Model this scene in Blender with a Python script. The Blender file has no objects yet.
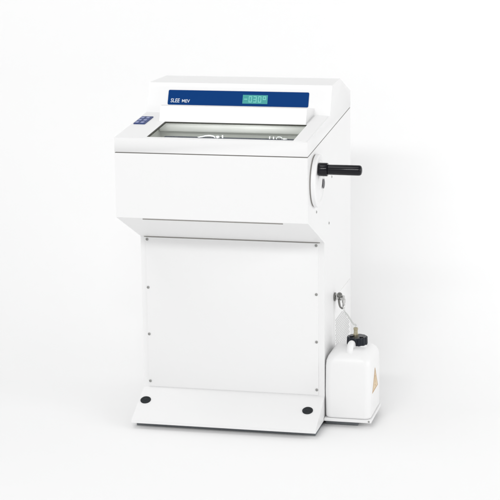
import bpy, bmesh, math
from mathutils import Vector, Matrix

S = bpy.context.scene
C = S.collection
PI = math.pi

# ------------------------------------------------------------------ materials
def mat(name, col, rough=0.5, metal=0.0, spec=0.5, bump=0.0, bscale=900.0, var=0.0, coat=0.0, sss=0.0):
    m = bpy.data.materials.new(name)
    m.use_nodes = True
    n, l = m.node_tree.nodes, m.node_tree.links
    b = n['Principled BSDF']
    b.inputs['Base Color'].default_value = (*col, 1)
    b.inputs['Roughness'].default_value = rough
    b.inputs['Metallic'].default_value = metal
    b.inputs['Specular IOR Level'].default_value = spec
    b.inputs['Coat Weight'].default_value = coat
    if sss:
        b.inputs['Subsurface Weight'].default_value = sss
        b.inputs['Subsurface Radius'].default_value = (0.02, 0.02, 0.02)
    tc = n.new('ShaderNodeTexCoord')
    if bump:
        t = n.new('ShaderNodeTexNoise')
        t.inputs['Scale'].default_value = bscale
        t.inputs['Detail'].default_value = 2
        l.new(tc.outputs['Object'], t.inputs['Vector'])
        bp = n.new('ShaderNodeBump')
        bp.inputs['Strength'].default_value = bump
        bp.inputs['Distance'].default_value = 0.0004
        l.new(t.outputs['Fac'], bp.inputs['Height'])
        l.new(bp.outputs['Normal'], b.inputs['Normal'])
    if var:
        t2 = n.new('ShaderNodeTexNoise')
        t2.inputs['Scale'].default_value = 6
        t2.inputs['Detail'].default_value = 5
        l.new(tc.outputs['Object'], t2.inputs['Vector'])
        mr = n.new('ShaderNodeMapRange')
        mr.inputs['To Min'].default_value = max(rough - var, 0.02)
        mr.inputs['To Max'].default_value = rough + var
        l.new(t2.outputs['Fac'], mr.inputs['Value'])
        l.new(mr.outputs['Result'], b.inputs['Roughness'])
    return m

M = {}
M['white'] = mat('white_powder_coat', (.85, .85, .85), .42, bump=.12, bscale=700, var=.06)
M['panel'] = mat('white_sheet_panel', (.86, .86, .86), .40, bump=.10, bscale=700, var=.06)
M['liner'] = mat('grey_chamber_liner', (.66, .67, .64), .5, spec=.2)
M['ledge'] = mat('white_chamber_ledge', (.82, .82, .80), .35)
M['navy'] = mat('navy_panel_film', (.0027, .042, .185), .35, spec=.05, var=.05)
M['bar'] = mat('dark_blue_steel', (.002, .014, .045), .5, spec=.05)
M['key'] = mat('pale_blue_key', (.25, .29, .50), .4, spec=.1)
M['keyframe'] = mat('navy_key_film', (.02, .045, .17), .4, spec=.1)
M['ink'] = mat('white_print', (.66, .72, .80), .5)
M['black'] = mat('black_bakelite', (.004, .004, .007), .14, spec=.3)
M['cap'] = mat('black_ribbed_plastic', (.010, .013, .020), .3, spec=.3)
M['rubber'] = mat('dark_rubber', (.016, .019, .022), .5, spec=.25, bump=.2, bscale=300)
M['underside_shade'] = mat('grey_underside_shade', (.19, .205, .22), .6)  # grey that paints in the shade beneath foot cover and tray
M['gasket'] = mat('dark_gasket', (.03, .03, .022), .6)
M['gap'] = mat('dark_seam', (.30, .29, .27), .8)
M['screw'] = mat('grey_screw_steel', (.34, .34, .33), .45, metal=.2)
M['knob'] = mat('grey_knob', (.10, .10, .11), .5)
M['slot'] = mat('grey_vent_slot', (.46, .46, .46), .6)
M['steel'] = mat('polished_steel', (.62, .62, .61), .18, metal=1.0, var=.05)
M['darksteel'] = mat('tarnished_steel', (.22, .22, .21), .28, metal=1.0, var=.06)
M['hdpe'] = mat('white_polyethylene', (.86, .86, .86), .38, bump=.15, bscale=220, sss=.15)
M['brass'] = mat('pale_brass', (.46, .42, .30), .3, metal=.8)
M['clamp'] = mat('satin_clamp_alloy', (.56, .57, .58), .35, metal=.3)
M['label'] = mat('pale_orange_label', (.74, .60, .40), .5)
M['labelink'] = mat('brown_label_ink', (.52, .33, .19), .5)
M['sweep'] = mat('white_studio_paper', (.92, .92, .92), .9, spec=.1)

def lcd(name, col, e):
    m = bpy.data.materials.new(name); m.use_nodes = True
    b = m.node_tree.nodes['Principled BSDF']
    b.inputs['Base Color'].default_value = (*[c * .25 for c in col], 1)
    b.inputs['Roughness'].default_value = .25
    b.inputs['Emission Color'].default_value = (*col, 1)
    b.inputs['Emission Strength'].default_value = e
    return m
M['lcd'] = lcd('backlit_teal_screen', (.052, .36, .34), .75)
M['lcdink'] = lcd('backlit_pale_segments', (.20, .60, .54), .80)

def clear(name, tint, gloss, rough=.03):
    m = bpy.data.materials.new(name); m.use_nodes = True
    n, l = m.node_tree.nodes, m.node_tree.links
    n.remove(n['Principled BSDF'])
    t = n.new('ShaderNodeBsdfTransparent'); t.inputs['Color'].default_value = (*tint, 1)
    g = n.new('ShaderNodeBsdfGlossy'); g.inputs['Roughness'].default_value = rough
    mx = n.new('ShaderNodeMixShader'); mx.inputs['Fac'].default_value = gloss
    l.new(t.outputs[0], mx.inputs[1]); l.new(g.outputs[0], mx.inputs[2])
    l.new(mx.outputs[0], n['Material Output'].inputs['Surface'])
    return m
M['glass'] = clear('chamber_glass', (.97, .98, .97), .05)
M['hose'] = clear('clear_hose_pvc', (.90, .91, .90), .22, .12)

# ------------------------------------------------------------------ mesh helpers
def obj(name, bm, m, parent=None, label=None, sharp=32, smooth=True, wn=False):
    bmesh.ops.recalc_face_normals(bm, faces=bm.faces)
    if parent is not None:
        p = parent
        off = Vector((0, 0, 0))
        while p is not None:
            off += p.location
            p = p.parent
        bmesh.ops.translate(bm, verts=bm.verts, vec=-off)
    me = bpy.data.meshes.new(name)
    bm.to_mesh(me); bm.free()
    me.materials.append(m)
    if smooth:
        for p in me.polygons: p.use_smooth = True
        me.set_sharp_from_angle(angle=math.radians(sharp))
    o = bpy.data.objects.new(name, me)
    if wn:
        k = o.modifiers.new('normals', 'WEIGHTED_NORMAL'); k.weight = 100; k.keep_sharp = True
    C.objects.link(o)
    o.parent = parent
    if label: o['label'] = label
    return o

def empty(name, loc, label, cat, group=None):
    o = bpy.data.objects.new(name, None); C.objects.link(o)
    o.location = loc; o.empty_display_size = .05
    o['label'] = label; o['category'] = cat
    if group: o['group'] = group
    return o

def bevel(bm, off, seg=2, edges=None, ang=20):
    if edges is None:
        edges = [e for e in bm.edges if len(e.link_faces) == 2 and e.calc_face_angle(0) > math.radians(ang)]
    bmesh.ops.bevel(bm, geom=edges, offset=off, segments=seg, profile=.5, affect='EDGES', clamp_overlap=True)

def add_box(bm, x0, x1, y0, y1, z0, z1):
    r = bmesh.ops.create_cube(bm, size=1)
    for v in r['verts']:
        v.co = Vector(((x0 + x1) / 2 + v.co.x * (x1 - x0), (y0 + y1) / 2 + v.co.y * (y1 - y0), (z0 + z1) / 2 + v.co.z * (z1 - z0)))
    return r['verts']

def box(x0, x1, y0, y1, z0, z1, bev=0, seg=2):
    bm = bmesh.new(); add_box(bm, x0, x1, y0, y1, z0, z1)
    if bev: bevel(bm, bev, seg)
    return bm

def add_prism(bm, prof, x0, x1):
    a = [bm.verts.new((x0, y, z)) for y, z in prof]
    b = [bm.verts.new((x1, y, z)) for y, z in prof]
    bm.faces.new(a); bm.faces.new(b[::-1])
    for i in range(len(prof)):
        j = (i + 1) % len(prof)
        bm.faces.new((a[i], b[i], b[j], a[j]))

def lathe(bm, prof, org, axis, seg=32):
    """prof: list of (radius, distance along axis) from org"""
    axis = Vector(axis).normalized()
    u = axis.orthogonal().normalized(); v = axis.cross(u)
    org = Vector(org); rings = []
    for r, h in prof:
        if r < 1e-6:
            rings.append([bm.verts.new(org + axis * h)])
        else:
            rings.append([bm.verts.new(org + axis * h + (u * math.cos(2 * PI * i / seg) + v * math.sin(2 * PI * i / seg)) * r) for i in range(seg)])
    for a, b in zip(rings, rings[1:]):
        for i in range(seg):
            j = (i + 1) % seg
            if len(a) == 1: bm.faces.new((a[0], b[j], b[i]))
            elif len(b) == 1: bm.faces.new((a[i], a[j], b[0]))
            else: bm.faces.new((a[i], a[j], b[j], b[i]))
    if len(rings[0]) > 1: bm.faces.new(rings[0][::-1])
    if len(rings[-1]) > 1: bm.faces.new(rings[-1])

def tube(bm, pts, r, seg=14, sub=8):
    """round tube along a smooth (Catmull-Rom) path"""
    P = [Vector(p) for p in pts]; path = []
    for i in range(len(P) - 1):
        p0 = P[i - 1] if i else P[0] * 2 - P[1]
        p1, p2 = P[i], P[i + 1]
        p3 = P[i + 2] if i + 2 < len(P) else P[-1] * 2 - P[-2]
        for k in range(sub):
            t = k / sub
            path.append(.5 * (2 * p1 + (p2 - p0) * t + (2 * p0 - 5 * p1 + 4 * p2 - p3) * t * t + (3 * p1 - p0 - 3 * p2 + p3) * t ** 3))
    path.append(P[-1])
    rings = []; u = None
    for i, p in enumerate(path):
        d = (path[min(i + 1, len(path) - 1)] - path[max(i - 1, 0)]).normalized()
        u = d.orthogonal().normalized() if u is None else (u - d * u.dot(d)).normalized()
        v = d.cross(u)
        rr = r[0] + (r[1] - r[0]) * i / (len(path) - 1) if isinstance(r, tuple) else r
        rings.append([bm.verts.new(p + (u * math.cos(2 * PI * k / seg) + v * math.sin(2 * PI * k / seg)) * rr) for k in range(seg)])
    for a, b in zip(rings, rings[1:]):
        for k in range(seg):
            j = (k + 1) % seg
            bm.faces.new((a[k], a[j], b[j], b[k]))
    bm.faces.new(rings[0][::-1]); bm.faces.new(rings[-1])

def frame(bm, o, i, zf, t0, t1):
    """sloped rectangular ring: o, i = (x0,x1,y0,y1); zf(y) height; from zf+t0 up to zf+t1"""
    def ring(r, t): return [bm.verts.new((x, y, zf(y) + t)) for x, y in ((r[0], r[2]), (r[1], r[2]), (r[1], r[3]), (r[0], r[3]))]
    a, b, c, d = ring(o, t0), ring(o, t1), ring(i, t1), ring(i, t0)
    for p, q in ((a, b), (b, c), (c, d), (d, a)):
        for k in range(4):
            j = (k + 1) % 4
            bm.faces.new((p[k], p[j], q[j], q[k]))

def plate(bm, fn, u0, u1, v0, v1, t, rad=0.0, seg=6):
    """thin slab with rounded corners on a surface frame fn(u, v, height)"""
    pts = []
    if rad:
        for cx, cy, a0 in ((u1 - rad, v0 + rad, -90), (u1 - rad, v1 - rad, 0), (u0 + rad, v1 - rad, 90), (u0 + rad, v0 + rad, 180)):
            for k in range(seg + 1):
                a = math.radians(a0 + 90 * k / seg)
                pts.append((cx + rad * math.cos(a), cy + rad * math.sin(a)))
    else:
        pts = [(u0, v0), (u1, v0), (u1, v1), (u0, v1)]
    poly(bm, fn, pts, t)

def poly(bm, fn, pts, t, base=0.0):
    lo = [bm.verts.new(fn(u, v, base)) for u, v in pts]
    hi = [bm.verts.new(fn(u, v, t)) for u, v in pts]
    bm.faces.new(lo[::-1]); bm.faces.new(hi)
    for k in range(len(pts)):
        j = (k + 1) % len(pts)
        bm.faces.new((lo[k], lo[j], hi[j], hi[k]))

def text_bm(body, fn, u0, u1, v0, v1, t=.0004, shear=0.0):
    cu = bpy.data.curves.new('lettering', 'FONT')
    cu.body = body; cu.extrude = 0; cu.offset = .012; cu.shear = shear
    to = bpy.data.objects.new('lettering', cu); C.objects.link(to)
    dg = bpy.context.evaluated_depsgraph_get()
    me = bpy.data.meshes.new_from_object(to.evaluated_get(dg))
    bpy.data.objects.remove(to); bpy.data.curves.remove(cu)
    xs = [v.co.x for v in me.vertices]; ys = [v.co.y for v in me.vertices]
    bm = bmesh.new(); bm.from_mesh(me); bpy.data.meshes.remove(me)
    for v in bm.verts:
        u = u0 + (v.co.x - min(xs)) / (max(xs) - min(xs)) * (u1 - u0)
        w = v0 + (v.co.y - min(ys)) / (max(ys) - min(ys)) * (v1 - v0)
        v.co = fn(u, w, t)
    return bm

# ------------------------------------------------------------------ studio setting
YW, RC = 1.50, .95          # wall distance, radius of the sweep
bm = bmesh.new()
pf = [(-9, 0), (-3, 0), (-1, 0), (0, 0), (YW - RC, 0)]
def sheet(name, pts, x0=-6, x1=6):
    bm = bmesh.new()
    rows = [[bm.verts.new((x0 + (x1 - x0) * k / 12, y, z)) for k in range(13)] for y, z in pts]
    for a, b in zip(rows, rows[1:]):
        for k in range(12): bm.faces.new((a[k], a[k + 1], b[k + 1], b[k]))
    o = obj(name, bm, M['sweep'], sharp=60)
    o['kind'] = 'structure'
    return o
bm.free()
sheet('floor', pf)
arc = [(YW - RC + RC * math.sin(a * PI / 96), RC - RC * math.cos(a * PI / 96)) for a in range(49)]
sheet('backdrop', arc + [(YW, 1.5), (YW, 2.2)])

# ------------------------------------------------------------------ dimensions of the cabinet
Z1, ZS, Z2 = .711, .9123, .9581
YC, ZC, ZD = .2551, .599, .0958
YE, ZE = .1008, .0203
YI, ZI = .3565, .985
YG, ZG = .3983, 1.0757
YH, YB, ZB = .5753, .721, 1.017
SL = (ZI - Z2) / YI
seam = lambda y: ZS + SL * .92 * y
lid = lambda y: Z2 + SL * y
fs = Vector((0, YG - YI, ZG - ZI)).normalized()
fn_ = Vector((0, -fs.z, fs.y))
def on_fascia(u, z, h):                    # u = x, z = world height on the sloped fascia
    k = (z - ZI) / fs.z
    return Vector((u, YI, ZI)) + fs * k + fn_ * h
ln_ = Vector((0, -SL, 1)).normalized()
def on_lid(u, v, h): return Vector((u, v, lid(v))) + ln_ * h
def on_side(x): return lambda u, v, h: Vector((x + h, u, v))

cryo = empty('cryostat', (0, .45, 0), 'white floor-standing laboratory cryostat with blue control panel and black crank handle', 'cryostat')

# cabinet: sloped top left open, closed by the seam gasket and the lid
bm = bmesh.new()
add_prism(bm, [(0, Z1), (0, seam(0) - .0012), (YB, seam(YB) - .0012), (YB, ZE), (YC, ZE), (YC, ZC)], -.3, .3)
top = [f for f in bm.faces if f.normal.z > .9 or (abs(f.normal.x) < .1 and f.calc_center_median().z > .9)]
bevel(bm, .0035, 3, [e for e in bm.edges if e.calc_face_angle(0) > .3 and not any(f in top for f in e.link_faces)
                     and not (abs(e.verts[0].co.y - YC) < 1e-4 and abs(e.verts[1].co.y - YC) < 1e-4 and abs(e.verts[0].co.z - ZC) < 1e-4 and abs(e.verts[1].co.z - ZC) < 1e-4)])
kill = [f for f in bm.faces if abs(f.normal.x) < .1 and f.calc_center_median().z > .9 and abs(f.normal.z) > .9]
bmesh.ops.delete(bm, geom=kill, context='FACES')
cab = obj('cabinet', bm, M['white'], cryo, sharp=50, wn=True)

HOLE = (-.203, .2555, .020, .2295)         # window opening
CH = (-.228, .258, .012, .262)             # chamber
bm = bmesh.new(); frame(bm, (-.2975, .2990, .0030, .715), (CH[0] - .005, CH[1] + .005, CH[2] - .004, CH[3] + .005), seam, -.006, .0022)
obj('seam_gasket', bm, M['gap'], cryo, smooth=False)

# lid shell
bm = bmesh.new()
xs = .3
def V(x, y, z): return bm.verts.new((x, y, z))
prof = [(0, seam(0) + .0018), (0, Z2), (YI, ZI), (YG, ZG), (YH, ZG), (YB, ZB), (YB, seam(YB) + .0018)]
wid = [.3, .3, .3, .3, .2925, .3, .3]
Lv = [V(-w, y, z) for w, (y, z) in zip(wid, prof)]
Rv = [V(w, y, z) for w, (y, z) in zip(wid, prof)]
H = [V(x, y, lid(y)) for x, y in ((HOLE[0], HOLE[2]), (HOLE[1], HOLE[2]), (HOLE[1], HOLE[3]), (HOLE[0], HOLE[3]))]
for A, fl in ((Lv, 1), (Rv, -1)):
    for idx in ((0, 1, 2, 6), (2, 3, 4), (2, 4, 5, 6)):
        f = [A[i] for i in idx]
        bm.faces.new(f if fl > 0 else f[::-1])
for a, b in ((0, 1), (2, 3), (3, 4), (4, 5), (5, 6)):
    bm.faces.new((Lv[a], Rv[a], Rv[b], Lv[b]))
O4 = [Lv[1], Rv[1], Rv[2], Lv[2]]
for k in range(4):
    j = (k + 1) % 4
    bm.faces.new((O4[k], O4[j], H[j], H[k]))
sel = [e for e in bm.edges if len(e.link_faces) == 2 and e.calc_face_angle(0) > math.radians(14)]
bevel(bm, .005, 3, sel)
# turn the open rims inward so the shell has thickness
bmesh.ops.recalc_face_normals(bm, faces=bm.faces)
lidob = obj('lid', bm, M['white'], cryo, sharp=50, wn=True)
lidob.modifiers.clear()
sm = lidob.modifiers.new('thickness', 'SOLIDIFY'); sm.thickness = .004; sm.offset = -1
k = lidob.modifiers.new('normals', 'WEIGHTED_NORMAL'); k.weight = 100; k.keep_sharp = True

# side rail: slightly canted capping on the right of the window
bm = bmesh.new()
a = [(.2565, .004), (.2565, YI - .004), (.2955, YI - .004), (.2955, .004)]
lo = [bm.verts.new(on_lid(x, y, -.001)) for x, y in a]
hi = [bm.verts.new(on_lid(x, y, h)) for (x, y), h in zip(a, (.0042, .0042, .0008, .0008))]
bm.faces.new(lo[::-1]); bm.faces.new(hi)
for k in range(4):
    j = (k + 1) % 4
    bm.faces.new((lo[k], lo[j], hi[j], hi[k]))
bevel(bm, .0012, 2)
obj('side_rail', bm, M['white'], lidob, sharp=50, wn=True)

# housing between the fascia and the window
bm = bmesh.new()
hp = [(HOLE[3] + .0005, lid(HOLE[3]) - .001), (.2505, 1.0215), (.2620, 1.0235), (.3720, 1.0065), (YI + .012, 1.0), (YI, ZI - .002)]
add_prism(bm, hp, -.222, .2475)
bevel(bm, .008, 5, [e for e in bm.edges if e.calc_face_angle(0) > .25 and max(v.co.z for v in e.verts) > .98 and max(v.co.y for v in e.verts) < .263])
obj('window_hood', bm, M['white'], lidob, sharp=50, wn=True)

# window: gasket, glass
win = None
bm = bmesh.new(); frame(bm, HOLE, (HOLE[0] + .004, HOLE[1] - .003, HOLE[2] + .002, HOLE[3] - .002), lid, -.0048, -.0003)
gk = obj('window_gasket', bm, M['gasket'], lidob, smooth=False)
bm = bmesh.new()
g = (HOLE[0] + .003, HOLE[1] - .002, HOLE[2] + .001, HOLE[3] - .001)
poly(bm, on_lid, [(g[0], g[2]), (g[1], g[2]), (g[1], g[3]), (g[0], g[3])], -.0022, -.0062)
obj('window_glass', bm, M['glass'], lidob, smooth=False)

# cooling chamber seen through the glass
bm = bmesh.new()
x0, x1, y0, y1 = CH; zb = .895
b4 = [bm.verts.new((x, y, zb)) for x, y in ((x0, y0), (x1, y0), (x1, y1), (x0, y1))]
t4 = [bm.verts.new((x, y, lid(y) - .0066)) for x, y in ((x0, y0), (x1, y0), (x1, y1), (x0, y1))]
bm.faces.new(b4)
for k in range(4):
    j = (k + 1) % 4
    bm.faces.new((b4[k], b4[j], t4[j], t4[k]))
ch = obj('chamber', bm, M['liner'], cryo, smooth=False)
obj('chamber_ledge', box(-.226, .256, .2395, .2600, .9425, .9690, .003), M['ledge'], ch)
# knife stage: dark blue bar carrying white clamps
SY, SZ = .100, .9490
st = obj('knife_stage', box(-.170, .2500, .074, .112, .8960, SZ, .0015), M['bar'], ch)
bm = bmesh.new()
tube(bm, [(-.064, SY, SZ - .001), (-.048, SY, SZ + .0025), (-.030, SY, SZ + .0062), (-.014, SY, SZ + .0045), (-.008, SY, SZ - .001)], .0022, 10)
obj('clamp_lever', bm, M['clamp'], st)
for nm, px, r, h in (('clamp_knob', .000, .0055, .0070), ('clamp_post', .015, .0026, .0092), ('clamp_post', .163, .0022, .0085), ('clamp_post', .175, .0022, .0085)):
    bm = bmesh.new(); lathe(bm, [(r, -.001), (r, h - .0015), (r * .6, h - .0002), (0, h)], (px, SY, SZ), (0, 0, 1), 20)
    obj(nm, bm, M['clamp'], st)
bm = bmesh.new()
ring = [(.193 + .009 * math.cos(t), SY, SZ + .0015 + .0058 * math.sin(t)) for t in [PI * 2 * k / 12 for k in range(13)]]
tube(bm, ring, .0017, 8, 3)
obj('clamp_ring', bm, M['clamp'], st)
obj('clamp_block', box(.205, .218, SY - .005, SY + .004, SZ - .001, SZ + .0035, .001), M['clamp'], st)

# control panel on the fascia
bm = bmesh.new(); plate(bm, on_fascia, -.2322, .2283, 1.0089, 1.0535, .0016, .004)
cp = obj('control_panel', bm, M['navy'], cryo, smooth=False)
up1 = lambda u, v, h: on_fascia(u, v, h + .0016)
bm = bmesh.new(); plate(bm, up1, .0140, .0955, 1.0162, 1.0425, .0006)
ds = obj('display', bm, M['lcd'], cp, smooth=False)
SEG = {'0': 'abcdef', '3': 'abcdg', '-': 'g', 'o': 'abfg', '8': 'abcdefg'}
bm = bmesh.new()
up2 = lambda u, v, h: on_fascia(u, v, h + .0024)
def seg_char(ch, u, v, w, h, t):
    R = {'a': (u, u + w, v + h - t, v + h), 'g': (u, u + w, v + h / 2 - t / 2, v + h / 2 + t / 2), 'd': (u, u + w, v, v + t),
         'f': (u, u + t, v + h / 2, v + h), 'e': (u, u + t, v, v + h / 2), 'b': (u + w - t, u + w, v + h / 2, v + h), 'c': (u + w - t, u + w, v, v + h / 2)}
    for s in SEG[ch]:
        r = R[s]
        e = .0003
        poly(bm, up2, [(r[0] + e, r[2] + e), (r[1] - e, r[2] + e), (r[1] - e, r[3] - e), (r[0] + e, r[3] - e)], .0003)
for i, chh in enumerate('-030o'):
    seg_char(chh, .0185 + i * .0152, 1.0195, .0112, .0198, .0032)
obj('display_digits', bm, M['lcdink'], ds, smooth=False)
up3 = lambda u, v, h: on_fascia(u, v, h + .0018)
obj('logo_lettering', text_bm('SLEE', up3, -.2225, -.1925, 1.0155, 1.0275, shear=.1), M['ink'], cp, smooth=False)
obj('model_lettering', text_bm('MEV', up3, -.1850, -.1590, 1.0155, 1.0252), M['ink'], cp, smooth=False)

# keypad on the left rail
bm = bmesh.new(); plate(bm, on_lid, -.2935, -.2560, .183, .286, .0024, .003)
kp = obj('keypad', bm, M['keyframe'], cryo, smooth=False)
for c in range(2):
    for r in range(3):
        bm = bmesh.new()
        kf = lambda u, v, h: on_lid(u, v, h + .0022)
        u0 = -.2900 + c * .0170; v0 = .191 + r * .0320
        plate(bm, kf, u0, u0 + .0100, v0, v0 + .0190, .0012, .0015, 3)
        obj('key', bm, M['key'], kp, smooth=False)

# dark slot along the bottom of the front
cy, cz = YC, ZC - Z1
cn = Vector((0, cz, -cy)).normalized(); cd = Vector((0, cy, cz)).normalized()
def on_chamfer(u, k, h): return Vector((u, 0, Z1)) + cd * k + cn * h
bm = bmesh.new(); poly(bm, on_chamfer, [(-.218, .0080), (.221, .0080), (.221, .0122), (-.218, .0122)], .0022, -.003)
obj('front_slot', bm, M['gap'], cryo, smooth=False)

# column front sheet with screws
fp = obj('front_panel', box(-.2825, .2805, YC - .0035, YC + .001, .1000, .5965, .0012), M['panel'], cryo)
obj('panel_gap', box(-.300 + .012, .2865, YC - .0012, YC + .0005, .5968, .5995), M['gap'], fp, smooth=False)
bm = bmesh.new(); lathe(bm, [(.0047, 0), (.0047, .0010), (.0038, .0022), (.0018, .0026), (.0016, .0012), (0, .0012)], (-.2765, YC - .0035, .590), (0, -1, 0), 20)
s0 = obj('screw', bm, M['screw'], fp)
first = True
for x in (-.2775, .2750):
    for z in (.5895, .4310, .2755, .1175):
        o = s0 if first else s0.copy()
        if not first: C.objects.link(o)
        o.parent = fp
        o.location = (x + .2765, 0, z - .590)
        first = False

# wedge foot cover with two dark levelling caps
ZT = .0300
bm = bmesh.new(); add_prism(bm, [(YC - .0002, ZD + .001), (YE, ZT), (YE, ZE), (YC - .0002, ZE)], -.3, .3)
bevel(bm, .0025, 3, [e for e in bm.edges if e.calc_face_angle(0) > .3 and min(v.co.y for v in e.verts) < .2])
foot = obj('foot_cover', bm, M['white'], cryo, sharp=50, wn=True)
ws = Vector((0, YC - YE, ZD - ZT)).normalized(); wn = Vector((0, -ws.z, ws.y))
for x, k in ((-.2775, .100), (.2580, .093)):
    bm = bmesh.new()
    lathe(bm, [(.0172, -.001), (.0172, .0022), (.0150, .0042), (.0105, .0050), (.0098, .0040), (.006, .0040), (.0052, .0050), (0, .0054)],
          Vector((x, YE, ZT)) + ws * k, wn, 36)
    obj('levelling_cap', bm, M['rubber'], foot)
for x in (-.26, .26):
    for y in (.17, .66):
        bm = bmesh.new(); lathe(bm, [(.022, .0005), (.022, .006), (.010, .009), (.010, ZE + .001)], (x, y, 0), (0, 0, 1), 24)
        obj('levelling_foot', bm, M['rubber'], cryo)

obj('underside_shade', box(-.294, .292, YE + .040, .60, .001, ZE - .0004), M['underside_shade'], cryo, smooth=False)  # added dark block, stands in for the contact shadow under the foot
# handwheel and crank handle
WY, WZ, WR = .104, .824, .0810
bm = bmesh.new()
lathe(bm, [(WR - .0035, 0), (WR, .002), (WR, .0125), (WR - .004, .0155), (WR - .016, .0160), (WR - .020, .0135), (.030, .0135), (.026, .0165), (0, .0165)], (.3025, WY, WZ), (1, 0, 0), 72)
hw = obj('handwheel', bm, M['panel'], cryo)
bm = bmesh.new(); lathe(bm, [(.0790, 0), (.0790, .0027)], (.2999, WY, WZ), (1, 0, 0), 64)
obj('wheel_gap', bm, M['gap'], hw)
HY, HZ = .0745, .8645
bm = bmesh.new()
lathe(bm, [(.0200, .001), (.0205, .003), (.0205, .026), (.0195, .0285), (.0150, .0290)], (.3185, HY, HZ), (1, 0, 0), 40)
hd = obj('crank_handle', bm, M['black'], hw)
bm = bmesh.new()
lathe(bm, [(.0150, .0285), (.0155, .0300), (.0158, .095), (.0158, .1240), (.0150, .1278), (.0122, .1310), (.0070, .1328), (0, .1332)], (.3185, HY, HZ), (1, 0, 0), 40)
obj('grip', bm, M['black'], hd)
bm = bmesh.new()
lathe(bm, [(.0150, 0), (.0150, .0012), (.013, .0020), (0, .0020)], (.3192, .1480, .8075), (1, 0, 0), 28)
obj('lock_knob', bm, M['knob'], hw)

# small fixings on the right side
for y, z, r in ((.133, .721, .0045), (.336, .6455, .0045), (.385, .786, .0040)):
    bm = bmesh.new(); lathe(bm, [(r, 0), (r, .0008), (r * .6, .0018), (0, .0018)], (.2999, y, z), (1, 0, 0), 18)
    obj('screw', bm, M['screw'], cryo)

# service panel with vent slots
sp = obj('service_panel', box(.2995, .3014, .4185, .712, .055, .378, .0008), M['panel'], cryo)
bm = bmesh.new()
sf = on_side(.3013)
r = 0; z = .300
while z > .075:
    ymax = .69 if z < .238 else .57 + (.303 - z) * 1.85
    y = .437 + (.006 if r % 2 else 0)
    while y + .010 < ymax:
        plate(bm, sf, y, y + .0120, z - .0022, z + .0022, .0004, .0020, 3)
        y += .0185
    z -= .0085; r += 1
obj('vent_grille', bm, M['slot'], sp, smooth=False)

# drain valve
VY, VZ = .425, .383
bm = bmesh.new(); lathe(bm, [(.0145, 0), (.0145, .0030), (.0120, .0045)], (.3014, VY, VZ), (1, 0, 0), 28)
va = obj('drain_valve', bm, M['darksteel'], cryo)
bm = bmesh.new(); lathe(bm, [(.0085, 0), (.0085, .007), (.0105, .008), (.0105, .022), (.0085, .023), (.0085, .028), (0, .029)], (.306, VY, VZ - .002), (1, 0, 0), 6)
obj('valve_body', bm, M['steel'], va, smooth=False)
bm = bmesh.new(); lathe(bm, [(.0040, 0), (.0040, .006), (.0085, .0075), (.0085, .0150), (.0065, .0170), (.003, .0170), (.002, .0155), (0, .0155)], (.318, VY - .004, VZ + .002), (.15, -.75, .65), 20)
obj('valve_knob', bm, M['darksteel'], va)
bm = bmesh.new(); tube(bm, [(.317, VY - .010, VZ - .006), (.3185, VY - .012, VZ - .018), (.322, VY - .012, VZ - .030), (.330, VY - .012, VZ - .036)], (.0038, .0028), 12)
obj('valve_lever', bm, M['darksteel'], va)
bm = bmesh.new(); lathe(bm, [(.0062, 0), (.0062, .012), (.0046, .013), (.0046, .026), (.0052, .027), (.0040, .029)], (.331, VY, VZ - .006), (0, 0, -1), 18)
obj('valve_nozzle', bm, M['steel'], va)

# tray that carries the canister
bm = bmesh.new()
add_box(bm, .3012, .453, .2375, .434, ZE, .0300)
bevel(bm, .0008, 1)
tr = obj('canister_tray', bm, M['white'], cryo)
obj('underside_shade', box(.3012, .405, .2700, .42, .001, ZE - .0004), M['underside_shade'], tr, smooth=False)  # added block too, painted shade below the tray
bm = bmesh.new(); lathe(bm, [(.0032, 0), (.0032, .0008), (0, .0012)], (.4455, .2376, .0255), (0, -1, 0), 16)
obj('screw', bm, M['screw'], tr)

# ------------------------------------------------------------------ canister
X0, X1, Y0, Y1 = .3030, .4500, .2405, .4315
can = empty('drain_canister', ((X0 + X1) / 2, (Y0 + Y1) / 2, .0300), 'white plastic jerry canister with black screw cap and warning triangle beside the cabinet', 'canister')
bm = bmesh.new()
rings = []
for z, ins, rad in ((.0302, .006, .018), (.0312, .0025, .020), (.034, .0005, .021), (.038, 0, .021), (.120, -.0008, .021), (.200, 0, .022), (.216, .0015, .024), (.228, .006, .028), (.238, .014, .034), (.2445, .024, .034), (.2490, .036, .030), (.2510, .046, .024)):
    pts = []
    x0, x1, y0, y1 = X0 + ins, X1 - ins, Y0 + ins, Y1 - ins
    rad = min(rad, (x1 - x0) / 2 - .0005)
    for cx, cyy, a0 in ((x1 - rad, y0 + rad, -90), (x1 - rad, y1 - rad, 0), (x0 + rad, y1 - rad, 90), (x0 + rad, y0 + rad, 180)):
        for k in range(9):
            a = math.radians(a0 + 90 * k / 8)
            pts.append(bm.verts.new((cx + rad * math.cos(a), cyy + rad * math.sin(a), z)))
    rings.append(pts)
for a, b in zip(rings, rings[1:]):
    n = len(a)
    for k in range(n):
        j = (k + 1) % n
        bm.faces.new((a[k], a[j], b[j], b[k]))
bm.faces.new(rings[0][::-1]); bm.faces.new(rings[-1])
cb = obj('canister_body', bm, M['hdpe'], can, sharp=50)
KX, KY = .3912, .335
bm = bmesh.new(); lathe(bm, [(.0335, .243), (.0300, .250), (.0285, .2585)], (KX, KY, 0), (0, 0, 1), 40)
obj('neck', bm, M['hdpe'], cb)
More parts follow.
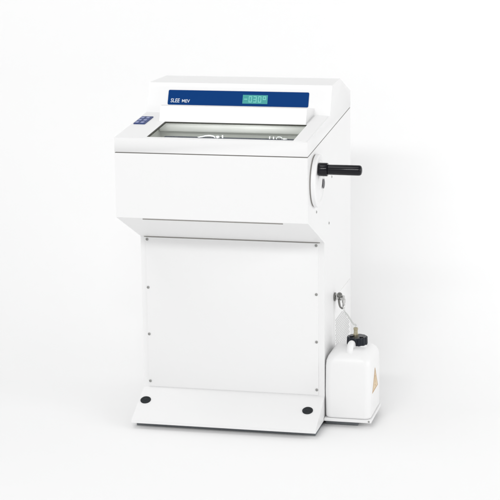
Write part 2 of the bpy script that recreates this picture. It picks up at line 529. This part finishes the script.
# ribbed screw cap
bm = bmesh.new()
segs = 96
rr = []
for h, r0, rib in ((.2540, .0318, .0012), (.2548, .0325, .0014), (.2765, .0318, .0014), (.2790, .0300, .0006)):
    rr.append([bm.verts.new((KX + (r0 + (rib if (k // 4) % 2 else -rib)) * math.cos(2 * PI * k / segs), KY + (r0 + (rib if (k // 4) % 2 else -rib)) * math.sin(2 * PI * k / segs), h)) for k in range(segs)])
for a, b in zip(rr, rr[1:]):
    for k in range(segs):
        j = (k + 1) % segs
        bm.faces.new((a[k], a[j], b[j], b[k]))
bm.faces.new(rr[0][::-1]); bm.faces.new(rr[-1])
cap = obj('screw_cap', bm, M['cap'], can)
bm = bmesh.new(); lathe(bm, [(.0085, .2785), (.0085, .286), (.0065, .289), (.0065, .300), (.0075, .301), (.0075, .306), (.0045, .308)], (.3865, KY, 0), (0, 0, 1), 18)
obj('hose_fitting', bm, M['brass'], cap)
for dx, dy in ((-.017, -.010), (.016, -.014)):
    bm = bmesh.new(); lathe(bm, [(.0065, .2788), (.0065, .2815), (.0050, .2824), (0, .2824)], (KX + dx, KY + dy, 0), (0, 0, 1), 18)
    obj('cap_plug', bm, M['black'], cap)
# moulded grip in front of the neck
bm = bmesh.new()
tube(bm, [(.3795, .268, .234), (.3795, .269, .250), (.3800, .277, .2620), (.3805, .289, .2650), (.3810, .300, .261), (.3810, .305, .247)], .0108, 16, 6)
obj('carry_grip', bm, M['hdpe'], cb)
# warning triangle on the right face
lf = on_side(X1 + .0005)
bm = bmesh.new(); poly(bm, lf, [(.272, .108), (.379, .108), (.3255, .181)], .0006)
lb = obj('warning_label', bm, M['label'], can, label='pale orange warning triangle', smooth=False)
lf2 = on_side(X1 + .0012)
bm = bmesh.new()
o3 = [(.274, .1092), (.377, .1092), (.3255, .1796)]; c3 = (.3255, .130)
i3 = [(c3[0] + (p[0] - c3[0]) * .86, c3[1] + (p[1] - c3[1]) * .86) for p in o3]
for k in range(3):
    j = (k + 1) % 3
    poly(bm, lf2, [o3[k], o3[j], i3[j], i3[k]], .0003)
poly(bm, lf2, [(.3225, .130), (.3285, .130), (.3300, .155), (.3210, .155)], .0003)
poly(bm, lf2, [(.3220, .119), (.3290, .119), (.3290, .126), (.3220, .126)], .0003)
obj('label_print', bm, M['labelink'], lb, smooth=False)

# hose from the valve to the cap
bm = bmesh.new()
tube(bm, [(.331, VY, VZ - .026), (.333, VY - .002, VZ - .045), (.349, .405, .326), (.372, .365, .312), (.3845, .342, .314), (.3865, KY, .306)], .0031, 12, 10)
hs = obj('drain_hose', bm, M['hose'])
hs['label'] = 'thin clear hose running from the steel drain valve to the canister cap'
hs['category'] = 'hose'

# ------------------------------------------------------------------ light
w = bpy.data.worlds.new('World'); S.world = w; w.use_nodes = True
bg = w.node_tree.nodes['Background']
bg.inputs['Color'].default_value = (1, 1, 1, 1)
bg.inputs['Strength'].default_value = .52

def area(name, loc, target, sx, sy, power):
    d = bpy.data.lights.new(name, 'AREA'); d.shape = 'RECTANGLE'; d.size = sx; d.size_y = sy; d.energy = power
    o = bpy.data.objects.new(name, d); C.objects.link(o); o.location = loc
    o.rotation_euler = (Vector(target) - Vector(loc)).to_track_quat('-Z', 'Y').to_euler()
    return o
area('softbox_front', (-.9, -5.2, 2.9), (0, .4, .6), 3.4, 2.8, 26)
area('softbox_side', (4.6, -2.4, 2.2), (.3, .5, .5), 2.6, 2.6, 24)
area('softbox_overhead', (-.9, -.9, 4.2), (-.3, .4, 0), 3.0, 2.0, 37)
area('softbox_left', (-4.6, -2.4, 2.2), (-.3, .5, .5), 2.6, 2.6, 16)
area('softbox_key', (.2, -5.2, 3.6), (0, .3, .6), 2.8, .5, 86)
area('softbox_wall', (4.2, -.4, 1.6), (.3, .9, .6), 1.6, 2.2, 33)
d = bpy.data.lights.new('chamber_lamp', 'AREA'); d.shape = 'RECTANGLE'; d.size = .36; d.size_y = .008; d.energy = .50
o = bpy.data.objects.new('chamber_lamp', d); C.objects.link(o); o.location = (.02, .016, .948)
o.rotation_euler = (Vector((.02, .25, .95)) - o.location).to_track_quat('-Z', 'Y').to_euler()

# ------------------------------------------------------------------ camera
cam = bpy.data.cameras.new('camera'); co = bpy.data.objects.new('camera', cam); C.objects.link(co)
f_ = Vector((-0.22394785, 0.95063048, -0.2148233)); r_ = Vector((0.97387962, 0.2267581, -0.01180079)); u_ = Vector((-0.03749473, 0.2118548, 0.97658164))
m = Matrix((r_, u_, -f_)).transposed().to_4x4()
m.translation = Vector((1.41446, -5.49257, 1.86506))
co.matrix_world = m
cam.sensor_width = 36; cam.lens = 1906.494 / 500 * 36
cam.clip_start = .1; cam.clip_end = 100
S.camera = co

S.view_settings.view_transform = 'Standard'
S.view_settings.look = 'None'
S.view_settings.exposure = -0.02
S.view_settings.gamma = 1
S.cycles.use_denoising = True
S.cycles.max_bounces = 10
